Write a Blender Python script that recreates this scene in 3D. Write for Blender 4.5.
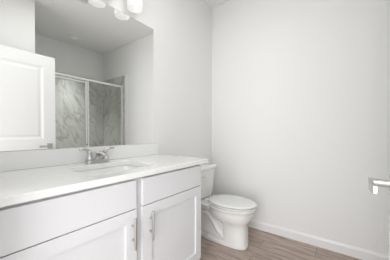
import bpy, bmesh, math, random
from mathutils import Vector, Matrix
random.seed(7)
S = bpy.context.scene
for o in list(bpy.data.objects): bpy.data.objects.remove(o)
COL = S.collection

# ---------------------------------------------------------------- camera
cam_d = bpy.data.cameras.new('camera'); cam = bpy.data.objects.new('camera', cam_d); COL.objects.link(cam)
yaw, pitch, roll = math.radians(36.497), math.radians(-0.95), math.radians(0.186)
F = Vector((-math.sin(yaw)*math.cos(pitch), math.cos(yaw)*math.cos(pitch), math.sin(pitch)))
R0 = Vector((math.cos(yaw), math.sin(yaw), 0)); U0 = R0.cross(F)
R = R0*math.cos(roll) + U0*math.sin(roll); U = U0*math.cos(roll) - R0*math.sin(roll)
M = Matrix((R, U, -F)).transposed().to_4x4(); M.translation = Vector((1.4188, 0, 1.1065))
cam.matrix_world = M
cam_d.sensor_width = 36; cam_d.lens = 36*201.83/390; cam_d.shift_y = 5.88/390; cam_d.clip_start = 0.02
S.camera = cam

# ---------------------------------------------------------------- light and exposure
w = bpy.data.worlds.new('world'); S.world = w; w.use_nodes = True
w.node_tree.nodes['Background'].inputs[0].default_value = (0.97, 0.985, 1, 1)
def area(name, loc, target, sx, sy, power, col=(1, 1, 1)):
    d = bpy.data.lights.new(name, 'AREA'); d.shape = 'RECTANGLE'; d.size = sx; d.size_y = sy; d.energy = power; d.color = col
    o = bpy.data.objects.new(name, d); COL.objects.link(o); o.location = loc
    o.rotation_euler = (Vector(target)-Vector(loc)).to_track_quat('-Z', 'Y').to_euler(); return o
POW = [33.5, 7.6, 150, 1.6, 0.18, 0.1]
w.node_tree.nodes['Background'].inputs[1].default_value = POW[3]
area('hall_daylight', (1.3, -0.95, 1.05), (0.7, 1.6, 0.7), 1.2, 1.9, POW[0], (0.99, 0.995, 1))
area('ceiling_fill', (0.84, 0.86, 2.725), (0.84, 0.86, 0), 0.4, 0.4, POW[1], (1, 1, 0.99))  # added soft fill under the ceiling, out of the mirror's view; no fixture there
sd_ = bpy.data.lights.new('shower_lamp', 'SPOT'); sd_.energy = POW[2]; sd_.spot_size = math.radians(66); sd_.spot_blend = 1.0; sd_.shadow_soft_size = 0.05
sl_ = bpy.data.objects.new('shower_lamp', sd_); COL.objects.link(sl_); sl_.location = (2.36, 1.575, 2.72)
S.view_settings.view_transform = 'Standard'; S.view_settings.look = 'None'
S.view_settings.exposure = 0.0; S.view_settings.gamma = 1; S.view_settings.use_curve_mapping = False

# ---------------------------------------------------------------- measures
D, W, CE = 2.289, 2.706, 2.74          # far wall, opposite wall, ceiling
Y0 = 0.05                               # inner face of the entry wall
PI = math.pi

# ---------------------------------------------------------------- materials
def mat(name, col, rough=0.5, metal=0.0, spec=0.5, coat=0.0, bump=0.0, bscale=200, emis=None, es=0):
    m = bpy.data.materials.new(name); m.use_nodes = True; nt = m.node_tree; b = nt.nodes['Principled BSDF']
    b.inputs['Base Color'].default_value = (*col, 1); b.inputs['Roughness'].default_value = rough
    b.inputs['Metallic'].default_value = metal; b.inputs['Specular IOR Level'].default_value = spec
    b.inputs['Coat Weight'].default_value = coat; b.inputs['Coat Roughness'].default_value = 0.04
    if emis: b.inputs['Emission Color'].default_value = (*emis, 1); b.inputs['Emission Strength'].default_value = es
    tc = nt.nodes.new('ShaderNodeTexCoord'); n = nt.nodes.new('ShaderNodeTexNoise'); n.inputs['Scale'].default_value = bscale
    nt.links.new(tc.outputs['Object'], n.inputs['Vector'])
    # slight procedural variation of the colour
    mx = nt.nodes.new('ShaderNodeMix'); mx.data_type = 'RGBA'
    mx.inputs[6].default_value = (*[c*0.985 for c in col], 1); mx.inputs[7].default_value = (*[min(1, c*1.01) for c in col], 1)
    nt.links.new(n.outputs['Fac'], mx.inputs[0]); nt.links.new(mx.outputs[2], b.inputs['Base Color'])
    if bump:
        bp = nt.nodes.new('ShaderNodeBump'); bp.inputs['Strength'].default_value = bump; bp.inputs['Distance'].default_value = 0.001
        nt.links.new(n.outputs['Fac'], bp.inputs['Height']); nt.links.new(bp.outputs['Normal'], b.inputs['Normal'])
    return m
wall_m = mat('wall_paint', (0.90, 0.90, 0.892), 0.75, bump=0.15, bscale=300)
ceil_m = mat('ceiling_paint', (0.92, 0.92, 0.908), 0.9, bump=0.2, bscale=250)
trim_m = mat('trim_paint', (0.90, 0.90, 0.90), 0.35)
door_m = mat('door_paint', (0.92, 0.92, 0.92), 0.4)
cab_m = mat('cabinet_paint', (0.775, 0.782, 0.80), 0.4)
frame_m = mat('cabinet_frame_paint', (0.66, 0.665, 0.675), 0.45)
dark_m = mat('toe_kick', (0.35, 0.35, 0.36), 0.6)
porc_m = mat('porcelain', (0.93, 0.93, 0.92), 0.12, coat=0.5, bscale=5)
seat_m = mat('seat_plastic', (0.85, 0.85, 0.835), 0.2, bscale=5)
nick_m = mat('brushed_nickel', (0.58, 0.575, 0.565), 0.3, metal=1, bump=0.1, bscale=400)
chrome_m = mat('chrome', (0.72, 0.72, 0.71), 0.12, metal=1, bscale=30)
alu_m = mat('satin_aluminium', (0.90, 0.90, 0.88), 0.35, metal=0.1, bscale=60)
black_m = mat('dark_gap', (0.05, 0.05, 0.05), 0.6)
shade_m = mat('white_glass_shade', (0.93, 0.93, 0.92), 0.25, emis=(1, 0.995, 0.98), es=POW[4])
inner_m = mat('ceiling_light_lens', (0.85, 0.85, 0.84), 0.5, emis=(1, 1, 0.99), es=POW[5])
bulb_m = mat('lamp_bulb', (0.9, 0.9, 0.88), 0.4, emis=(1, 0.98, 0.94), es=POW[4]*3)
plas_m = mat('white_plastic', (0.88, 0.88, 0.87), 0.4)
hose_m = mat('braided_steel', (0.6, 0.6, 0.6), 0.4, metal=0.8, bump=0.4, bscale=900)
rub_m = mat('white_rubber', (0.75, 0.75, 0.74), 0.7)

def quartz():
    m = mat('white_quartz', (0.90, 0.90, 0.895), 0.12, coat=0.3); nt = m.node_tree; b = nt.nodes['Principled BSDF']
    tc = nt.nodes['Texture Coordinate']; v = nt.nodes.new('ShaderNodeTexVoronoi'); v.inputs['Scale'].default_value = 260
    nt.links.new(tc.outputs['Object'], v.inputs['Vector'])
    cr = nt.nodes.new('ShaderNodeValToRGB'); cr.color_ramp.elements[0].position = 0.02; cr.color_ramp.elements[0].color = (0.72, 0.72, 0.71, 1)
    cr.color_ramp.elements[1].position = 0.2; cr.color_ramp.elements[1].color = (0.90, 0.90, 0.895, 1)
    nt.links.new(v.outputs['Distance'], cr.inputs[0]); nt.links.new(cr.outputs[0], b.inputs['Base Color']); return m
quartz_m = quartz()

def mirror():
    m = bpy.data.materials.new('silvered_glass'); m.use_nodes = True; b = m.node_tree.nodes['Principled BSDF']
    b.inputs['Base Color'].default_value = (0.95, 0.955, 0.945, 1); b.inputs['Metallic'].default_value = 1; b.inputs['Roughness'].default_value = 0.0
    return m
mirror_m = mirror()

def wood():
    m = bpy.data.materials.new('plank_floor'); m.use_nodes = True; nt = m.node_tree; b = nt.nodes['Principled BSDF']; L = nt.links.new
    tc = nt.nodes.new('ShaderNodeTexCoord')
    br = nt.nodes.new('ShaderNodeTexBrick'); br.inputs['Scale'].default_value = 1; br.inputs['Brick Width'].default_value = 1.22
    br.inputs['Row Height'].default_value = 0.16; br.inputs['Mortar Size'].default_value = 0.0018; br.offset = 0.37; br.offset_frequency = 2
    br.inputs['Color1'].default_value = (0.0, 0.0, 0.0, 1); br.inputs['Color2'].default_value = (1, 1, 1, 1); br.inputs['Mortar'].default_value = (0.5, 0.5, 0.5, 1)
    L(tc.outputs['Object'], br.inputs['Vector'])
    mp = nt.nodes.new('ShaderNodeMapping'); mp.inputs['Scale'].default_value = (2.6, 34, 1); L(tc.outputs['Object'], mp.inputs[0])
    ad = nt.nodes.new('ShaderNodeVectorMath'); ad.operation = 'ADD'; L(mp.outputs[0], ad.inputs[0])
    sc = nt.nodes.new('ShaderNodeVectorMath'); sc.operation = 'SCALE'; sc.inputs[3].default_value = 7.0; L(br.outputs['Color'], sc.inputs[0]); L(sc.outputs[0], ad.inputs[1])
    n = nt.nodes.new('ShaderNodeTexNoise'); n.inputs['Scale'].default_value = 1.6; n.inputs['Detail'].default_value = 8; n.inputs['Roughness'].default_value = 0.65
    n.inputs['Distortion'].default_value = 0.6; L(ad.outputs[0], n.inputs['Vector'])
    cr = nt.nodes.new('ShaderNodeValToRGB'); e = cr.color_ramp.elements
    e[0].position = 0.30; e[0].color = (0.20, 0.142, 0.113, 1); e[1].position = 0.72; e[1].color = (0.62, 0.515, 0.45, 1)
    x = e.new(0.5); x.color = (0.455, 0.358, 0.305, 1)
    L(n.outputs['Fac'], cr.inputs[0])
    mx = nt.nodes.new('ShaderNodeMix'); mx.data_type = 'RGBA'; mx.blend_type = 'MULTIPLY'; mx.inputs[0].default_value = 1
    mr = nt.nodes.new('ShaderNodeMapRange'); mr.inputs[3].default_value = 0.90; mr.inputs[4].default_value = 1.06; L(br.outputs['Color'], mr.inputs[0])
    L(cr.outputs[0], mx.inputs[6]); L(mr.outputs[0], mx.inputs[7])
    dk = nt.nodes.new('ShaderNodeMix'); dk.data_type = 'RGBA'; dk.inputs[7].default_value = (0.17, 0.125, 0.10, 1); L(br.outputs['Fac'], dk.inputs[0]); L(mx.outputs[2], dk.inputs[6])
    L(dk.outputs[2], b.inputs['Base Color']); b.inputs['Roughness'].default_value = 0.42
    return m
wood_m = wood()

def marble(name, axis):
    """vertical large-format tile with slanting soft veins; axis 'x' or 'y' is the horizontal run of the wall"""
    m = bpy.data.materials.new(name); m.use_nodes = True; nt = m.node_tree; b = nt.nodes['Principled BSDF']; L = nt.links.new
    tc = nt.nodes.new('ShaderNodeTexCoord'); sp = nt.nodes.new('ShaderNodeSeparateXYZ'); L(tc.outputs['Object'], sp.inputs[0])
    cb = nt.nodes.new('ShaderNodeCombineXYZ'); L(sp.outputs[0 if axis == 'x' else 1], cb.inputs[0]); L(sp.outputs[2], cb.inputs[1])
    br = nt.nodes.new('ShaderNodeTexBrick'); br.inputs['Scale'].default_value = 1; br.inputs['Brick Width'].default_value = 0.305; br.inputs['Row Height'].default_value = 0.61
    br.inputs['Mortar Size'].default_value = 0.0015; br.offset = 0; br.inputs['Color1'].default_value = (0, 0, 0, 1); br.inputs['Color2'].default_value = (1, 1, 1, 1)
    L(cb.outputs[0], br.inputs['Vector'])
    rot = nt.nodes.new('ShaderNodeMapping'); rot.inputs['Rotation'].default_value = (0, 0, math.radians(58)); L(cb.outputs[0], rot.inputs[0])
    sc = nt.nodes.new('ShaderNodeVectorMath'); sc.operation = 'SCALE'; sc.inputs[3].default_value = 1.7; L(br.outputs['Color'], sc.inputs[0])
    ad = nt.nodes.new('ShaderNodeVectorMath'); ad.operation = 'ADD'; L(rot.outputs[0], ad.inputs[0]); L(sc.outputs[0], ad.inputs[1])
    st = nt.nodes.new('ShaderNodeMapping'); st.inputs['Scale'].default_value = (1.5, 4.2, 1); L(ad.outputs[0], st.inputs[0])
    n = nt.nodes.new('ShaderNodeTexNoise'); n.inputs['Scale'].default_value = 2.0; n.inputs['Detail'].default_value = 7; n.inputs['Roughness'].default_value = 0.62; n.inputs['Distortion'].default_value = 0.35; L(st.outputs[0], n.inputs['Vector'])
    cr = nt.nodes.new('ShaderNodeValToRGB'); e = cr.color_ramp.elements
    e[0].position = 0.30; e[0].color = (0.50, 0.505, 0.47, 1); e[1].position = 0.66; e[1].color = (0.66, 0.67, 0.63, 1)
    k = e.new(0.44); k.color = (0.60, 0.61, 0.57, 1)
    L(n.outputs['Fac'], cr.inputs[0])
    # thin darker veins where a second noise crosses its middle
    n2 = nt.nodes.new('ShaderNodeTexNoise'); n2.inputs['Scale'].default_value = 1.1; n2.inputs['Detail'].default_value = 4; n2.inputs['Distortion'].default_value = 0.4; L(st.outputs[0], n2.inputs['Vector'])
    sb = nt.nodes.new('ShaderNodeMath'); sb.operation = 'SUBTRACT'; sb.inputs[1].default_value = 0.5; L(n2.outputs['Fac'], sb.inputs[0])
    ab = nt.nodes.new('ShaderNodeMath'); ab.operation = 'ABSOLUTE'; L(sb.outputs[0], ab.inputs[0])
    vr = nt.nodes.new('ShaderNodeValToRGB'); vr.color_ramp.elements[0].color = (0.62, 0.62, 0.61, 1); vr.color_ramp.elements[1].position = 0.035; vr.color_ramp.elements[1].color = (1, 1, 1, 1); L(ab.outputs[0], vr.inputs[0])
    mx = nt.nodes.new('ShaderNodeMix'); mx.data_type = 'RGBA'; mx.blend_type = 'MULTIPLY'; mx.inputs[0].default_value = 0.8; L(cr.outputs[0], mx.inputs[6]); L(vr.outputs[0], mx.inputs[7])
    gr = nt.nodes.new('ShaderNodeMix'); gr.data_type = 'RGBA'; gr.inputs[7].default_value = (0.42, 0.43, 0.41, 1); L(br.outputs['Fac'], gr.inputs[0]); L(mx.outputs[2], gr.inputs[6])
    L(gr.outputs[2], b.inputs['Base Color']); b.inputs['Roughness'].default_value = 0.25
    return m
tile_y = marble('grey_marble_tile_back', 'y'); tile_x = marble('grey_marble_tile_side', 'x')

def glass():
    m = bpy.data.materials.new('clear_shower_glass'); m.use_nodes = True; nt = m.node_tree; nt.nodes.clear(); L = nt.links.new
    o = nt.nodes.new('ShaderNodeOutputMaterial'); t = nt.nodes.new('ShaderNodeBsdfTransparent'); t.inputs[0].default_value = (0.985, 0.99, 0.985, 1)
    g = nt.nodes.new('ShaderNodeBsdfGlossy'); g.inputs['Roughness'].default_value = 0.02; fr = nt.nodes.new('ShaderNodeFresnel'); fr.inputs[0].default_value = 1.3
    mx = nt.nodes.new('ShaderNodeMixShader'); L(fr.outputs[0], mx.inputs[0]); L(t.outputs[0], mx.inputs[1]); L(g.outputs[0], mx.inputs[2]); L(mx.outputs[0], o.inputs[0]); return m
glass_m = glass()

# ---------------------------------------------------------------- mesh helpers
def finish(bm, name, m, parent=None, loc=None, smooth=False, bevel=0, seg=2, subsurf=0):
    bmesh.ops.recalc_face_normals(bm, faces=bm.faces)
    me = bpy.data.meshes.new(name); bm.to_mesh(me); bm.free(); me.materials.append(m)
    if smooth:
        for p in me.polygons: p.use_smooth = True
    o = bpy.data.objects.new(name, me); COL.objects.link(o)
    if loc: o.location = loc
    if parent:
        o.parent = parent
    if bevel:
        b = o.modifiers.new('bevel', 'BEVEL'); b.width = bevel; b.segments = seg; b.limit_method = 'ANGLE'; b.angle_limit = math.radians(40)
    if subsurf:
        s = o.modifiers.new('subsurf', 'SUBSURF'); s.levels = subsurf; s.render_levels = subsurf
    return o
def bx(bm, x0, x1, y0, y1, z0, z1):
    vs = [bm.verts.new((x, y, z)) for x in (x0, x1) for y in (y0, y1) for z in (z0, z1)]
    for f in ((0, 1, 3, 2), (4, 6, 7, 5), (0, 4, 5, 1), (2, 3, 7, 6), (0, 2, 6, 4), (1, 5, 7, 3)): bm.faces.new([vs[i] for i in f])
def loft(bm, rings, cap0=True, cap1=True):
    vr = [[bm.verts.new(p) for p in r] for r in rings]; n = len(vr[0])
    for a, b in zip(vr, vr[1:]):
        for i in range(n): bm.faces.new((a[i], a[(i+1) % n], b[(i+1) % n], b[i]))
    if cap0: bm.faces.new(vr[0][::-1])
    if cap1: bm.faces.new(vr[-1])
def tube(bm, pts, rad, n=12, sy=1.0):
    """swept round tube; rad a number or a list; sy flattens across the second frame axis"""
    pts = [Vector(p) for p in pts]; rad = rad if isinstance(rad, (list, tuple)) else [rad]*len(pts)
    rings = []; up = None
    for i, p in enumerate(pts):
        t = (pts[min(i+1, len(pts)-1)]-pts[max(i-1, 0)]).normalized()
        if up is None: up = Vector((0, 0, 1)) if abs(t.z) < 0.9 else Vector((0, 1, 0))
        a = t.cross(up).normalized(); b = a.cross(t).normalized(); up = b
        rings.append([p+a*math.cos(k*2*PI/n)*rad[i]+b*math.sin(k*2*PI/n)*rad[i]*sy for k in range(n)])
    loft(bm, rings)
def lathe(bm, prof, c=(0, 0, 0), axis='z', n=32, cap=True):
    rings = []
    for r, h in prof:
        ring = []
        for k in range(n):
            a = k*2*PI/n; u, v = math.cos(a)*r, math.sin(a)*r
            ring.append({'z': (c[0]+u, c[1]+v, c[2]+h), 'x': (c[0]+h, c[1]+u, c[2]+v), 'y': (c[0]+u, c[1]+h, c[2]+v)}[axis])
        rings.append(ring)
    loft(bm, rings, cap, cap)
def smoothpts(ctrl, k=6):
    out = []; P = [Vector(p) for p in ctrl]
    for i in range(len(P)-1):
        p0, p1, p2, p3 = P[max(i-1, 0)], P[i], P[i+1], P[min(i+2, len(P)-1)]
        for j in range(k):
            t = j/k
            out.append(0.5*((2*p1)+(p2-p0)*t+(2*p0-5*p1+4*p2-p3)*t*t+(3*p1-p0-3*p2+p3)*t**3))
    out.append(P[-1]); return out
def rrect(x0, x1, y0, y1, r, z, n=6):
    pts = []
    for cx, cy, a0 in ((x1-r, y1-r, 0), (x0+r, y1-r, 90), (x0+r, y0+r, 180), (x1-r, y0+r, 270)):
        for k in range(n+1):
            a = math.radians(a0+90*k/n); pts.append((cx+r*math.cos(a), cy+r*math.sin(a), z))
    return pts
def empty(name, label, cat, loc=(0, 0, 0), group=None):
    o = bpy.data.objects.new(name, None); COL.objects.link(o); o.location = loc; o.empty_display_size = 0.1
    o['label'] = label; o['category'] = cat
    if group: o['group'] = group
    return o
def tag(o, label, cat, group=None):
    o['label'] = label; o['category'] = cat
    if group: o['group'] = group
    return o
def struct(o): o['kind'] = 'structure'; return o

# ================================================================ THE SETTING
T = 0.1
bm = bmesh.new(); bx(bm, -T, W+T, -1.3, D+T, -0.08, 0); struct(finish(bm, 'floor', wood_m))
bm = bmesh.new(); bx(bm, -T, W+T, Y0-0.12, D+T, CE, CE+0.08); struct(finish(bm, 'ceiling', ceil_m))
bm = bmesh.new(); bx(bm, -T, 0, Y0-0.12, D+T, 0, CE); struct(finish(bm, 'wall_left', wall_m))
bm = bmesh.new(); bx(bm, 0, W, D, D+T, 0, CE); struct(finish(bm, 'wall_back', wall_m))
bm = bmesh.new(); bx(bm, W, W+T, Y0-0.12, D+T, 0, CE); struct(finish(bm, 'wall_right', wall_m))
OX0, OX1, OH = 0.70, 1.575, 2.06       # doorway
bm = bmesh.new(); bx(bm, 0, OX0, Y0-0.12, Y0, 0, CE); bx(bm, OX1, W, Y0-0.12, Y0, 0, CE); bx(bm, OX0, OX1, Y0-0.12, Y0, OH, CE)
struct(finish(bm, 'wall_front', wall_m))
PX, PY = 1.68, 0.842                   # closet block behind the open door
bm = bmesh.new(); bx(bm, PX, PX+0.1, Y0, PY, 0, CE); bx(bm, PX+0.1, W, PY-0.1, PY, 0, CE)
struct(finish(bm, 'wall_partition', wall_m))

# baseboards with a sloped top edge
def baseboard(name, p0, p1, nrm, h=0.092, t=0.014):
    p0, p1, nn = Vector(p0), Vector(p1), Vector(nrm); bm = bmesh.new()
    prof = [(0, 0), (t, 0), (t, h*0.78), (t*0.55, h*0.93), (t*0.4, h), (0, h)]
    loft(bm, [[p+nn*a+Vector((0, 0, b)) for a, b in prof] for p in (p0, p1)])
    return struct(finish(bm, name, trim_m))
baseboard('baseboard_back', (0.0, D, 0), (1.86, D, 0), (0, -1, 0))
baseboard('baseboard_left', (0, 1.275, 0), (0, D-0.014, 0), (1, 0, 0))
baseboard('baseboard_partition', (PX, Y0, 0), (PX, PY, 0), (-1, 0, 0))
baseboard('baseboard_front', (0.56, Y0, 0), (OX0-0.06, Y0, 0), (0, 1, 0))
# casing of the doorway
bm = bmesh.new()
bx(bm, OX0-0.06, OX0, Y0, Y0+0.014, 0, OH+0.06); bx(bm, OX1, OX1+0.06, Y0, Y0+0.014, 0, OH+0.06); bx(bm, OX0, OX1, Y0, Y0+0.014, OH, OH+0.06)
struct(finish(bm, 'trim_1', trim_m))

# tiled walls of the shower alcove
TZ = 2.18
bm = bmesh.new(); bx(bm, W-0.012, W, PY+0.012, D-0.012, 0.08, TZ); struct(finish(bm, 'wall_shower_back', tile_y))
bm = bmesh.new(); bx(bm, 1.93, W, D-0.012, D, 0.0, TZ); struct(finish(bm, 'wall_shower_right', tile_x))
bm = bmesh.new(); bx(bm, 1.93, W, PY, PY+0.012, 0.0, TZ); struct(finish(bm, 'wall_shower_left', tile_x))
bm = bmesh.new(); bx(bm, 1.862, 1.93, D-0.013, D, 0.0, TZ+0.003); struct(finish(bm, 'trim_2', trim_m, bevel=0.004))

# ================================================================ THE DOOR (open, against the partition)
DX0, DX1, DY0, DY1 = 1.556, 1.591, 0.115, 1.012
door = empty('bathroom_door', 'open white two-panel door with a lever handle, seen in the mirror', 'door', (DX0, DY0, 0))
def L(o, x, y, z): o.location = (0, 0, 0); return o
def door_slab():
    bm = bmesh.new(); off = Vector((DX0, DY0, 0))
    wd = DY1-DY0; th = DX1-DX0; z0, z1 = 0.012, 2.04; st = 0.125; rails = [(0.25, 0.86), (1.02, 1.905)]
    bx(bm, 0.009, th-0.009, 0.01, wd-0.01, z0+0.01, z1-0.01)                       # core, recessed
    for xa, xb in ((0, 0.009), (th-0.009, th)):
        bx(bm, xa, xb, 0, st, z0, z1); bx(bm, xa, xb, wd-st, wd, z0, z1)
        for a, b in ((z0, rails[0][0]), (rails[0][1], rails[1][0]), (rails[1][1], z1)): bx(bm, xa, xb, st, wd-st, a, b)
    bx(bm, 0.009, th-0.009, 0, 0.01, z0, z1); bx(bm, 0.009, th-0.009, wd-0.01, wd, z0, z1)
    bx(bm, 0.009, th-0.009, 0.01, wd-0.01, z1-0.01, z1); bx(bm, 0.009, th-0.009, 0.01, wd-0.01, z0, z0+0.01)
    # raised moulding round each panel and its raised field
    for za, zb in rails:
        for side in (0, 1):
            def ring(ins, x): 
                xx = x if side == 0 else th-x
                return [(xx, st+ins, za+ins), (xx, wd-st-ins, za+ins), (xx, wd-st-ins, zb-ins), (xx, st+ins, zb-ins)]
            loft(bm, [ring(0.0, 0.0095), ring(0.0, 0.001), ring(0.012, 0.0045), ring(0.02, 0.0095)], False, False)
            loft(bm, [ring(0.034, 0.0095), ring(0.055, 0.004), ], False, True)
    return finish(bm, 'door_slab', door_m, door)
door_slab()
HZ = 0.934; HY = 0.945-DY0
for side in (0, 1):
    s = -1 if side == 0 else 1; fx = 0 if side == 0 else DX1-DX0
    out = 0.062 if side == 0 else 0.05
    bm = bmesh.new()
    loft(bm, [[(fx+s*x, HY+(y-0.0)*a, HZ+z*a) for y, z in ((-.031, -.031), (.031, -.031), (.031, .031), (-.031, .031))] for x, a in ((0, 1), (0.006, 1), (0.009, 0.9))])
    ro = finish(bm, 'rosette', nick_m, door)
    bm = bmesh.new(); tube(bm, [(fx+s*0.008, HY, HZ), (fx+s*out, HY, HZ)], 0.0125)
    finish(bm, 'neck', nick_m, door, smooth=False)
    bm = bmesh.new()
    pts = smoothpts([(fx+s*(out-0.002), HY+0.014, HZ), (fx+s*out, HY-0.03, HZ), (fx+s*(out+0.002), HY-0.075, HZ-0.001), (fx+s*(out-0.004), HY-0.118, HZ-0.003)], 4)
    rings = [[(p.x+a*0.0065, p.y, p.z+b*0.0125) for a, b in ((-1, -1), (1, -1), (1, 1), (-1, 1))] for p in pts]
    loft(bm, rings); finish(bm, 'lever', nick_m, door, bevel=0.002)
bm = bmesh.new(); bx(bm, 0.007, 0.028, DY1-DY0-0.0005, DY1-DY0+0.0015, HZ-0.028, HZ+0.028); bx(bm, 0.011, 0.024, DY1-DY0, DY1-DY0+0.009, HZ-0.01, HZ+0.01)
finish(bm, 'latch', nick_m, door)
for z in (0.25, 1.05, 1.8):
    bm = bmesh.new(); lathe(bm, [(0.006, 0), (0.006, 0.09)], (-0.004, -0.006, z), n=12); bx(bm, -0.001, 0.028, -0.0025, 0.0, z, z+0.09)
    finish(bm, 'hinge', nick_m, door)

# ================================================================ VANITY CABINET
CY0, CY1, CZ = 0.056, 1.266, 0.8715
FX = 0.533
cab = empty('vanity_cabinet', 'pale grey shaker vanity cabinet under the white countertop', 'cabinet', (0, 0, 0))
bm = bmesh.new()
t = 0.016
bx(bm, 0.003, FX-0.018, CY0, CY0+t, 0.0, CZ); bx(bm, 0.003, FX-0.018, CY1-t, CY1, 0.0, CZ)     # sides
bx(bm, 0.003, 0.009, CY0+t, CY1-t, 0.10, CZ); bx(bm, 0.009, FX-0.018, CY0+t, CY1-t, 0.10, 0.10+t)   # back, bottom
finish(bm, 'carcass', cab_m, cab)
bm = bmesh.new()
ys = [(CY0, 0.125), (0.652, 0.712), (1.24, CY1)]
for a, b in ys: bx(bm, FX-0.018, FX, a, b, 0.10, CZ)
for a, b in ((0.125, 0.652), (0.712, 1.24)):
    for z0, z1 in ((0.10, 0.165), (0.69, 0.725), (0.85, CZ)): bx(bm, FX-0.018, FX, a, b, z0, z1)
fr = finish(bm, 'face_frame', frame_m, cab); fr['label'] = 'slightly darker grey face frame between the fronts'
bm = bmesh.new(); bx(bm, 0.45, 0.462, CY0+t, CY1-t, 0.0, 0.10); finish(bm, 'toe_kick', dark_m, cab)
def slab(name, y0, y1, z0, z1):
    bm = bmesh.new(); bx(bm, FX+0.001, FX+0.019, y0, y1, z0, z1); return finish(bm, name, cab_m, cab, bevel=0.0015)
slab('drawer_front', 0.112, 0.6615, 0.7105, 0.858)
slab('drawer_front', 0.7025, 1.252, 0.7105, 0.858)
def shaker(y0, y1, z0, z1, hy):
    bm = bmesh.new(); x0, x1 = FX+0.001, FX+0.019; fw = 0.062
    bx(bm, x0, x0+0.007, y0+fw-0.004, y1-fw+0.004, z0+fw-0.004, z1-fw+0.004)
    bx(bm, x0, x1, y0, y0+fw, z0, z1); bx(bm, x0, x1, y1-fw, y1, z0, z1)
    bx(bm, x0, x1, y0+fw, y1-fw, z0, z0+fw); bx(bm, x0, x1, y0+fw, y1-fw, z1-fw, z1)
    d = finish(bm, 'cabinet_door', cab_m, cab)
    bm = bmesh.new(); hz0, hz1 = 0.515, 0.673; xb = x1+0.03
    tube(bm, [(xb, hy, hz0), (xb, hy, hz1)], 0.0062, 16)
    for z in (hz0+0.043, hz1-0.043): tube(bm, [(x1, hy, z), (xb, hy, z)], 0.0048, 12)
    finish(bm, 'bar_handle', nick_m, d)
shaker(0.112, 0.6615, 0.155, 0.706, 0.632)
shaker(0.7025, 1.252, 0.155, 0.706, 0.749)

# ================================================================ COUNTERTOP, BACKSPLASH, SINK
CT, CB = 0.9024, 0.8724
SX0, SX1, SY0, SY1 = 0.152, 0.468, 0.47, 0.885
bm = bmesh.new()
outer = [(0.001, Y0+0.001), (0.57, Y0+0.001), (0.57, 1.3206), (0.001, 1.3206)]
inner = rrect(SX0, SX1, SY0, SY1, 0.05, 0, 6)
ov = [bm.verts.new((x, y, CT)) for x, y in outer]; iv = [bm.verts.new((x, y, CT)) for x, y, _ in inner]
eds = [bm.edges.new((l[i], l[(i+1) % len(l)])) for l in (ov, iv) for i in range(len(l))]
bmesh.ops.triangle_fill(bm, use_beauty=True, use_dissolve=False, edges=eds)
r = bmesh.ops.extrude_face_region(bm, geom=list(bm.faces))
for v in r['geom']:
    if isinstance(v, bmesh.types.BMVert): v.co.z = CB
tag(finish(bm, 'countertop', quartz_m, bevel=0.003), 'long white quartz countertop running over the vanity cabinet', 'countertop')
bm = bmesh.new(); bx(bm, 0.001, 0.02, Y0+0.001, 1.3206, CT+0.0005, 1.0045)
tag(finish(bm, 'backsplash', quartz_m, bevel=0.0015), 'low white quartz backsplash strip between countertop and mirror', 'backsplash')
sink = empty('undermount_sink', 'rounded rectangular white basin set under the countertop cutout', 'sink', (0.31, 0.6775, 0.75))
def sk(pts): return [(x-0.31, y-0.6775, z-0.75) for x, y, z in pts]
bm = bmesh.new(); e = 0.006
zt = CB-0.001
prof_in = [(-0.004, zt), (-0.002, zt-0.01), (0.008, zt-0.06), (0.018, zt-0.10), (0.04, zt-0.13), (0.08, zt-0.142), (0.135, zt-0.146)]
prof_out = [(-0.025, zt), (-0.025, zt-0.012), (-0.012, zt-0.014), (0.0, zt-0.065), (0.01, zt-0.108), (0.036, zt-0.142), (0.08, zt-0.154), (0.135, zt-0.158)]
rad = lambda i: max(0.012, 0.052-i*0.3)
rings = [sk(rrect(SX0+i, SX1-i, SY0+i, SY1-i, rad(i) if i < .03 else max(.02, .045), z)) for i, z in prof_out[::-1]]
rings += [sk(rrect(SX0+i, SX1-i, SY0+i, SY1-i, rad(i) if i < .03 else max(.02, .045), z)) for i, z in prof_in]
rings = [r if True else r for r in rings]
loft(bm, rings)
finish(bm, 'basin', porc_m, sink, smooth=True)
bm = bmesh.new(); lathe(bm, [(0.001, 0.001), (0.030, 0.001), (0.032, 0.003), (0.024, 0.0045), (0.020, 0.002), (0.0185, 0.007), (0.001, 0.009)], (0, 0, zt-0.146-0.75), n=28)
finish(bm, 'drain', chrome_m, sink, smooth=True)

# ================================================================ FAUCET
FY = 0.705
fau = empty('faucet', 'brushed nickel two-handle faucet behind the sink', 'faucet', (0.078, FY, CT+0.0005))
bm = bmesh.new()
rings = []
for ins, z in ((0, 0), (0, 0.012), (0.003, 0.019), (0.008, 0.022)):
    rings.append(rrect(-0.027+ins, 0.027-ins, -0.082+ins, 0.082-ins, 0.0265-ins, z, 7))
loft(bm, rings); finish(bm, 'base_plate', nick_m, fau, smooth=False, bevel=0.001)
for s in (-1, 1):
    bm = bmesh.new()
    lathe(bm, [(0.024, 0.021), (0.0225, 0.03), (0.017, 0.045), (0.0145, 0.058), (0.0165, 0.066), (0.018, 0.073), (0.015, 0.08), (0.004, 0.084)], (0, s*0.054, 0), n=24)
    k = finish(bm, 'handle_body', nick_m, fau, smooth=True)
    bm = bmesh.new()
    c = smoothpts([(0, s*0.050, 0.070), (0.002, s*0.062, 0.083), (0.004, s*0.082, 0.091), (0.006, s*0.105, 0.094), (0.006, s*0.118, 0.091)], 5)
    n = len(c); tube(bm, c, [0.0135-0.005*i/(n-1) for i in range(n)], 14, 0.7)
    finish(bm, 'handle_lever', nick_m, k, smooth=True)
bm = bmesh.new()
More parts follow.
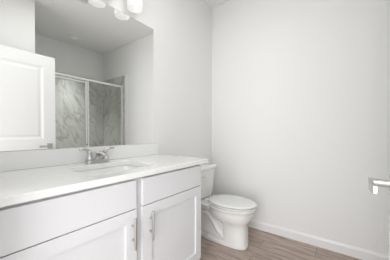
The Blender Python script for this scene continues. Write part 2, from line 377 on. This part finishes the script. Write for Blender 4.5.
c = smoothpts([(-0.004, 0, 0.018), (0.0, 0, 0.042), (0.018, 0, 0.060), (0.05, 0, 0.062), (0.085, 0, 0.052), (0.108, 0, 0.040)], 6); n = len(c)
tube(bm, c, [0.021-0.009*min(1, i/(n*0.55)) for i in range(n)], 18, 0.9)
sp = finish(bm, 'spout', nick_m, fau, smooth=True)
bm = bmesh.new(); tube(bm, [(0.104, 0, 0.043), (0.110, 0, 0.032)], 0.0095, 16); finish(bm, 'aerator', chrome_m, sp)
bm = bmesh.new(); tube(bm, [(-0.020, 0, 0.02), (-0.020, 0, 0.06)], 0.0025, 10); lathe(bm, [(0.003, 0.058), (0.006, 0.062), (0.006, 0.068), (0.002, 0.071)], (-0.020, 0, 0), n=14); finish(bm, 'lift_rod', nick_m, fau)

# ================================================================ MIRROR
bm = bmesh.new(); bx(bm, 0.001, 0.006, Y0+0.005, 1.2668, 1.0065, 2.0466)
mi = tag(finish(bm, 'wall_mirror', mirror_m), 'wide frameless rectangular mirror on the wall above the backsplash', 'mirror')
bm = bmesh.new()
bx(bm, 0.001, 0.0075, Y0+0.005, 1.2685, 2.0468, 2.0500); bx(bm, 0.001, 0.0075, 1.2670, 1.2700, 1.0065, 2.0500)
finish(bm, 'mirror_edge', trim_m, mi)

# ================================================================ VANITY LIGHT
vl = empty('vanity_light', 'bar wall light with white cylinder shades above the mirror', 'wall light', (0, 0, 0))
SH = [0.58, 0.79, 1.0]; LX = 0.092; ZB = 2.072
bm = bmesh.new(); bx(bm, 0.001, 0.024, 0.50, 1.08, 2.235, 2.30); finish(bm, 'backplate', nick_m, vl, bevel=0.004)
for y in SH:
    bm = bmesh.new(); tube(bm, smoothpts([(0.022, y, 2.268), (0.06, y, 2.272), (LX, y, 2.262), (LX, y, 2.245)], 5), 0.008, 12)
    lathe(bm, [(0.01, 2.25), (0.026, 2.247), (0.030, 2.236), (0.030, 2.219)], (LX, y, 0), n=24); finish(bm, 'arm', nick_m, vl, smooth=True)
    bm = bmesh.new()
    lathe(bm, [(0.02, 2.218), (0.052, 2.218), (0.0585, 2.214), (0.0600, 2.205), (0.0600, ZB), (0.0585, ZB-0.002), (0.0560, ZB), (0.0555, 2.20), (0.050, 2.212), (0.02, 2.213)], (LX, y, 0), n=40, cap=False)
    sh = finish(bm, 'shade', shade_m, vl, smooth=True)
    bm = bmesh.new(); lathe(bm, [(0.002, 2.107), (0.015, 2.109), (0.024, 2.118), (0.029, 2.132), (0.026, 2.148), (0.015, 2.165), (0.013, 2.212), (0.002, 2.213)], (LX, y, 0), n=24)
    finish(bm, 'bulb', bulb_m, sh, smooth=True)

# ================================================================ TOILET
TY = 1.84
toi = empty('toilet', 'white two-piece toilet with closed lid beside the vanity', 'toilet', (0, TY, 0))
def egg(cx, hl_f, hl_b, hw, z, n=40, p=2.0, cut=None):
    """egg outline: front half length, back half length, half width"""
    out = []
    for k in range(n):
        a = 2*PI*k/n; c, s = math.cos(a), math.sin(a)
        x = cx+(hl_f if c > 0 else hl_b)*math.copysign(abs(c)**(2/p), c); y = hw*math.copysign(abs(s)**(2/p), s)
        if cut is not None: x = max(x, cut)
        out.append((x, y, z))
    return out
bm = bmesh.new()   # pedestal and bowl: one glazed casting
rings = [egg(0.435, 0.252, 0.31, 0.094, 0.001, p=3.0), egg(0.435, 0.256, 0.313, 0.098, 0.012, p=3.0), egg(0.435, 0.252, 0.308, 0.095, 0.040, p=2.9),
         egg(0.562, 0.124, 0.135, 0.099, 0.042, p=3.0), egg(0.562, 0.121, 0.130, 0.099, 0.08, p=2.8), egg(0.562, 0.118, 0.126, 0.101, 0.15, p=2.7),
         egg(0.560, 0.119, 0.130, 0.103, 0.20, p=2.6), egg(0.550, 0.134, 0.15, 0.112, 0.226, p=2.5), egg(0.525, 0.178, 0.19, 0.136, 0.250, p=2.3),
         egg(0.500, 0.222, 0.210, 0.163, 0.284, p=2.2), egg(0.491, 0.248, 0.22, 0.174, 0.335, p=2.1), egg(0.491, 0.256, 0.225, 0.178, 0.362, p=2.1),
         egg(0.491, 0.262, 0.23, 0.182, 0.366, p=2.1), egg(0.491, 0.264, 0.232, 0.184, 0.380, p=2.1), egg(0.491, 0.260, 0.228, 0.180, 0.386, p=2.1)]
loft(bm, rings)
# rear deck carrying the tank
loft(bm, [rrect(0.045, 0.34, -w_, w_, 0.03, z) for w_, z in ((0.07, 0.275), (0.105, 0.31), (0.130, 0.34), (0.138, 0.368), (0.134, 0.376))])
body = finish(bm, 'bowl', porc_m, toi, smooth=True)
def autosmooth(o, ang=35):
    m = o.modifiers.new('edges', 'EDGE_SPLIT'); m.split_angle = math.radians(ang)
autosmooth(body, 40)
bm = bmesh.new()   # trapway: a raised S-curve showing on both sides
c = smoothpts([(0.47, 0, 0.07), (0.40, 0, 0.12), (0.345, 0, 0.20), (0.28, 0, 0.262), (0.205, 0, 0.262), (0.155, 0, 0.20), (0.16, 0, 0.11), (0.19, 0, 0.02)], 8)
rings = []
for i, p in enumerate(c):
    tt = (c[min(i+1, len(c)-1)]-c[max(i-1, 0)]).normalized(); nrm = Vector((-tt.z, 0, tt.x))
    rings.append([p+nrm*0.043*math.cos(k*2*PI/24)+Vector((0, 1, 0))*0.090*math.sin(k*2*PI/24) for k in range(24)])
loft(bm, rings)
finish(bm, 'trapway', porc_m, body, smooth=True)
bm = bmesh.new()   # recessed web between the trapway and the pedestal
loft(bm, [rrect(0.16, 0.46, -w_, w_, 0.03, z) for w_, z in ((0.074, 0.02), (0.070, 0.10), (0.062, 0.22), (0.075, 0.30))])
finish(bm, 'pedestal_web', porc_m, body, smooth=True)
for s in (-1, 1):
    bm = bmesh.new(); lathe(bm, [(0.014, 0.023), (0.0145, 0.032), (0.011, 0.041), (0.004, 0.045)], (0.30, s*0.083, 0.014), n=20); finish(bm, 'bolt_cap', plas_m, body, smooth=True)
# tank
bm = bmesh.new()
def tk(hw, x1, z): return rrect(0.022, x1, -hw, hw, 0.035, z)
loft(bm, [tk(0.150, 0.185, 0.382), tk(0.163, 0.197, 0.392), tk(0.172, 0.203, 0.44), tk(0.198, 0.213, 0.66), tk(0.203, 0.216, 0.697)])
tank = finish(bm, 'tank', porc_m, toi, smooth=True); autosmooth(tank, 40)
bm = bmesh.new()
def tl(g, z): return rrect(0.016-g*.3, 0.224+g, -0.211-g, 0.211+g, 0.03, z)
loft(bm, [tl(-0.003, 0.698), tl(0.002, 0.703), tl(0.003, 0.722), tl(-0.002, 0.731), tl(-0.012, 0.735)])
tlid = finish(bm, 'tank_lid', porc_m, toi, smooth=True); autosmooth(tlid, 40)
bm = bmesh.new(); tube(bm, [(0.2135, -0.145, 0.645), (0.232, -0.145, 0.645)], 0.011, 16)
tube(bm, [(0.230, -0.150, 0.646), (0.235, -0.115, 0.641), (0.236, -0.075, 0.634)], [0.008, 0.0075, 0.006], 12); finish(bm, 'flush_lever', chrome_m, tank, smooth=False)
# seat ring and lid
def ringe(g, z, p=2.12): return egg(0.500, 0.267+g, 0.208+g, 0.184+g, z-0.0115, 48, p)
bm = bmesh.new()
loft(bm, [ringe(-0.022, 0.399), ringe(-0.020, 0.4025), ringe(0.0, 0.4045), ringe(0.002, 0.412), ringe(-0.003, 0.418), ringe(-0.070, 0.418), ringe(-0.072, 0.410), ringe(-0.070, 0.399), ringe(-0.022, 0.399)], False, False)
seat = finish(bm, 'seat', seat_m, toi, smooth=True); autosmooth(seat, 50)
bm = bmesh.new()
loft(bm, [ringe(-0.022, 0.4185), ringe(-0.020, 0.4240), ringe(0.000, 0.4255), ringe(0.0025, 0.432), ringe(-0.003, 0.4375), ringe(-0.03, 0.4415), ringe(-0.09, 0.4445), ringe(-0.15, 0.4455)])
lid = finish(bm, 'lid', seat_m, toi, smooth=True); autosmooth(lid, 50)
for s in (-1, 1):
    bm = bmesh.new(); bx(bm, 0.250, 0.290, s*0.075-0.02, s*0.075+0.02, 0.374, 0.416); finish(bm, 'seat_hinge', seat_m, seat, bevel=0.006, seg=3)
# water supply
bm = bmesh.new(); tube(bm, smoothpts([(0.05, -0.155, 0.17), (0.055, -0.16, 0.24), (0.08, -0.15, 0.32), (0.09, -0.12, 0.384)], 6), 0.006, 10)
sup = finish(bm, 'supply_hose', hose_m, toi, smooth=True)
bm = bmesh.new(); tube(bm, [(0.001, -0.155, 0.16), (0.06, -0.155, 0.16)], 0.009, 14); lathe(bm, [(0.028, 0.0), (0.026, 0.006), (0.012, 0.008)], (0.001, -0.155, 0.16), 'x', 20)
lathe(bm, [(0.018, 0.058), (0.018, 0.072)], (0, -0.155, 0.16), 'x', 16); tube(bm, [(0.05, -0.155, 0.16), (0.05, -0.155, 0.18)], 0.008, 12); finish(bm, 'shutoff_valve', chrome_m, toi)

# ================================================================ SHOWER
XS = 2.0
pan = empty('shower_tray', 'low white shower tray with raised curb on the floor of the tiled alcove', 'shower tray', (0, 0, 0))
bm = bmesh.new(); bx(bm, 1.945, 2.055, PY+0.013, D-0.013, 0.001, 0.10); finish(bm, 'curb', porc_m, pan, bevel=0.01, seg=3)
bm = bmesh.new(); bx(bm, 2.055, W-0.001, PY+0.013, D-0.013, 0.001, 0.06); finish(bm, 'tray_floor', porc_m, pan, bevel=0.008)
bm = bmesh.new(); lathe(bm, [(0.045, 0.0605), (0.045, 0.063), (0.004, 0.064)], (2.38, 1.56, 0), n=24); finish(bm, 'drain', chrome_m, pan)
en = empty('shower_enclosure', 'framed clear glass shower enclosure seen in the mirror', 'shower enclosure', (0, 0, 0))
YL, YR, YM = PY+0.014, D-0.014, 1.605
bm = bmesh.new(); bx(bm, XS-0.022, XS+0.022, YL, YR, 1.950, 1.982); finish(bm, 'header', alu_m, en, bevel=0.003)
bm = bmesh.new(); bx(bm, XS-0.02, XS+0.02, YL, YR, 0.101, 0.125); finish(bm, 'bottom_track', alu_m, en, bevel=0.003)
for a in (YL, YR-0.026):
    bm = bmesh.new(); bx(bm, XS-0.018, XS+0.018, a, a+0.026, 0.125, 1.950); finish(bm, 'wall_jamb', alu_m, en, bevel=0.002)
bm = bmesh.new(); bx(bm, XS-0.018, XS+0.018, YM+0.012, YM+0.034, 0.125, 1.950); finish(bm, 'mullion', alu_m, en, bevel=0.002)
bm = bmesh.new(); bx(bm, XS-0.003, XS+0.003, YM+0.034, YR-0.026, 0.125, 1.950); finish(bm, 'fixed_panel', glass_m, en)
bm = bmesh.new(); da, db, dz0, dz1 = YL+0.030, YM+0.004, 0.135, 1.930
bx(bm, XS-0.014, XS+0.014, da, da+0.022, dz0, dz1); bx(bm, XS-0.014, XS+0.014, db-0.022, db, dz0, dz1)
bx(bm, XS-0.014, XS+0.014, da+0.022, db-0.022, dz1-0.022, dz1); bx(bm, XS-0.014, XS+0.014, da+0.022, db-0.022, dz0, dz0+0.022)
sd = finish(bm, 'shower_door', alu_m, en, bevel=0.002)
bm = bmesh.new(); bx(bm, XS-0.003, XS+0.003, da+0.022, db-0.022, dz0+0.022, dz1-0.022); finish(bm, 'pane', glass_m, sd)
bm = bmesh.new(); tube(bm, smoothpts([(XS-0.012, db-0.011, 0.90), (XS-0.045, db-0.011, 0.91), (XS-0.045, db-0.011, 0.76), (XS-0.012, db-0.011, 0.77)][:4], 4), 0.006, 10); finish(bm, 'pull_handle', chrome_m, sd, smooth=True)

# ================================================================ CEILING FITTINGS
cl = empty('ceiling_light', 'small round white light on the ceiling over the shower', 'ceiling light', (2.36, 1.575, CE))
bm = bmesh.new(); lathe(bm, [(0.092, -0.0005), (0.092, -0.006), (0.084, -0.012), (0.066, -0.014), (0.062, -0.008), (0.062, -0.0005)], n=40, cap=False); finish(bm, 'trim_ring', plas_m, cl, smooth=True)
bm = bmesh.new(); lathe(bm, [(0.061, -0.001), (0.061, -0.008), (0.03, -0.011), (0.004, -0.012)], n=32); finish(bm, 'lens', inner_m, cl, smooth=True)
fan = empty('exhaust_fan', 'square white exhaust fan grille on the ceiling, cut off at the top of the mirror', 'exhaust fan', (1.14, 1.15, CE))
bm = bmesh.new(); q = 0.125
loft(bm, [[(sx*(q-i), sy*(q-i), z) for sx, sy in ((-1, -1), (1, -1), (1, 1), (-1, 1))] for i, z in ((0, -0.0005), (0, -0.008), (0.012, -0.018), (0.03, -0.018), (0.03, -0.006))], True, True)
finish(bm, 'cover', plas_m, fan)
bm = bmesh.new(); bx(bm, -0.094, 0.094, -0.094, 0.094, -0.0085, -0.0062); finish(bm, 'opening', black_m, fan)
bm = bmesh.new()
for i in range(10):
    x = -0.085+i*0.0189; bx(bm, x-0.005, x+0.005, -0.094, 0.094, -0.017, -0.0088)
finish(bm, 'grille', plas_m, fan)
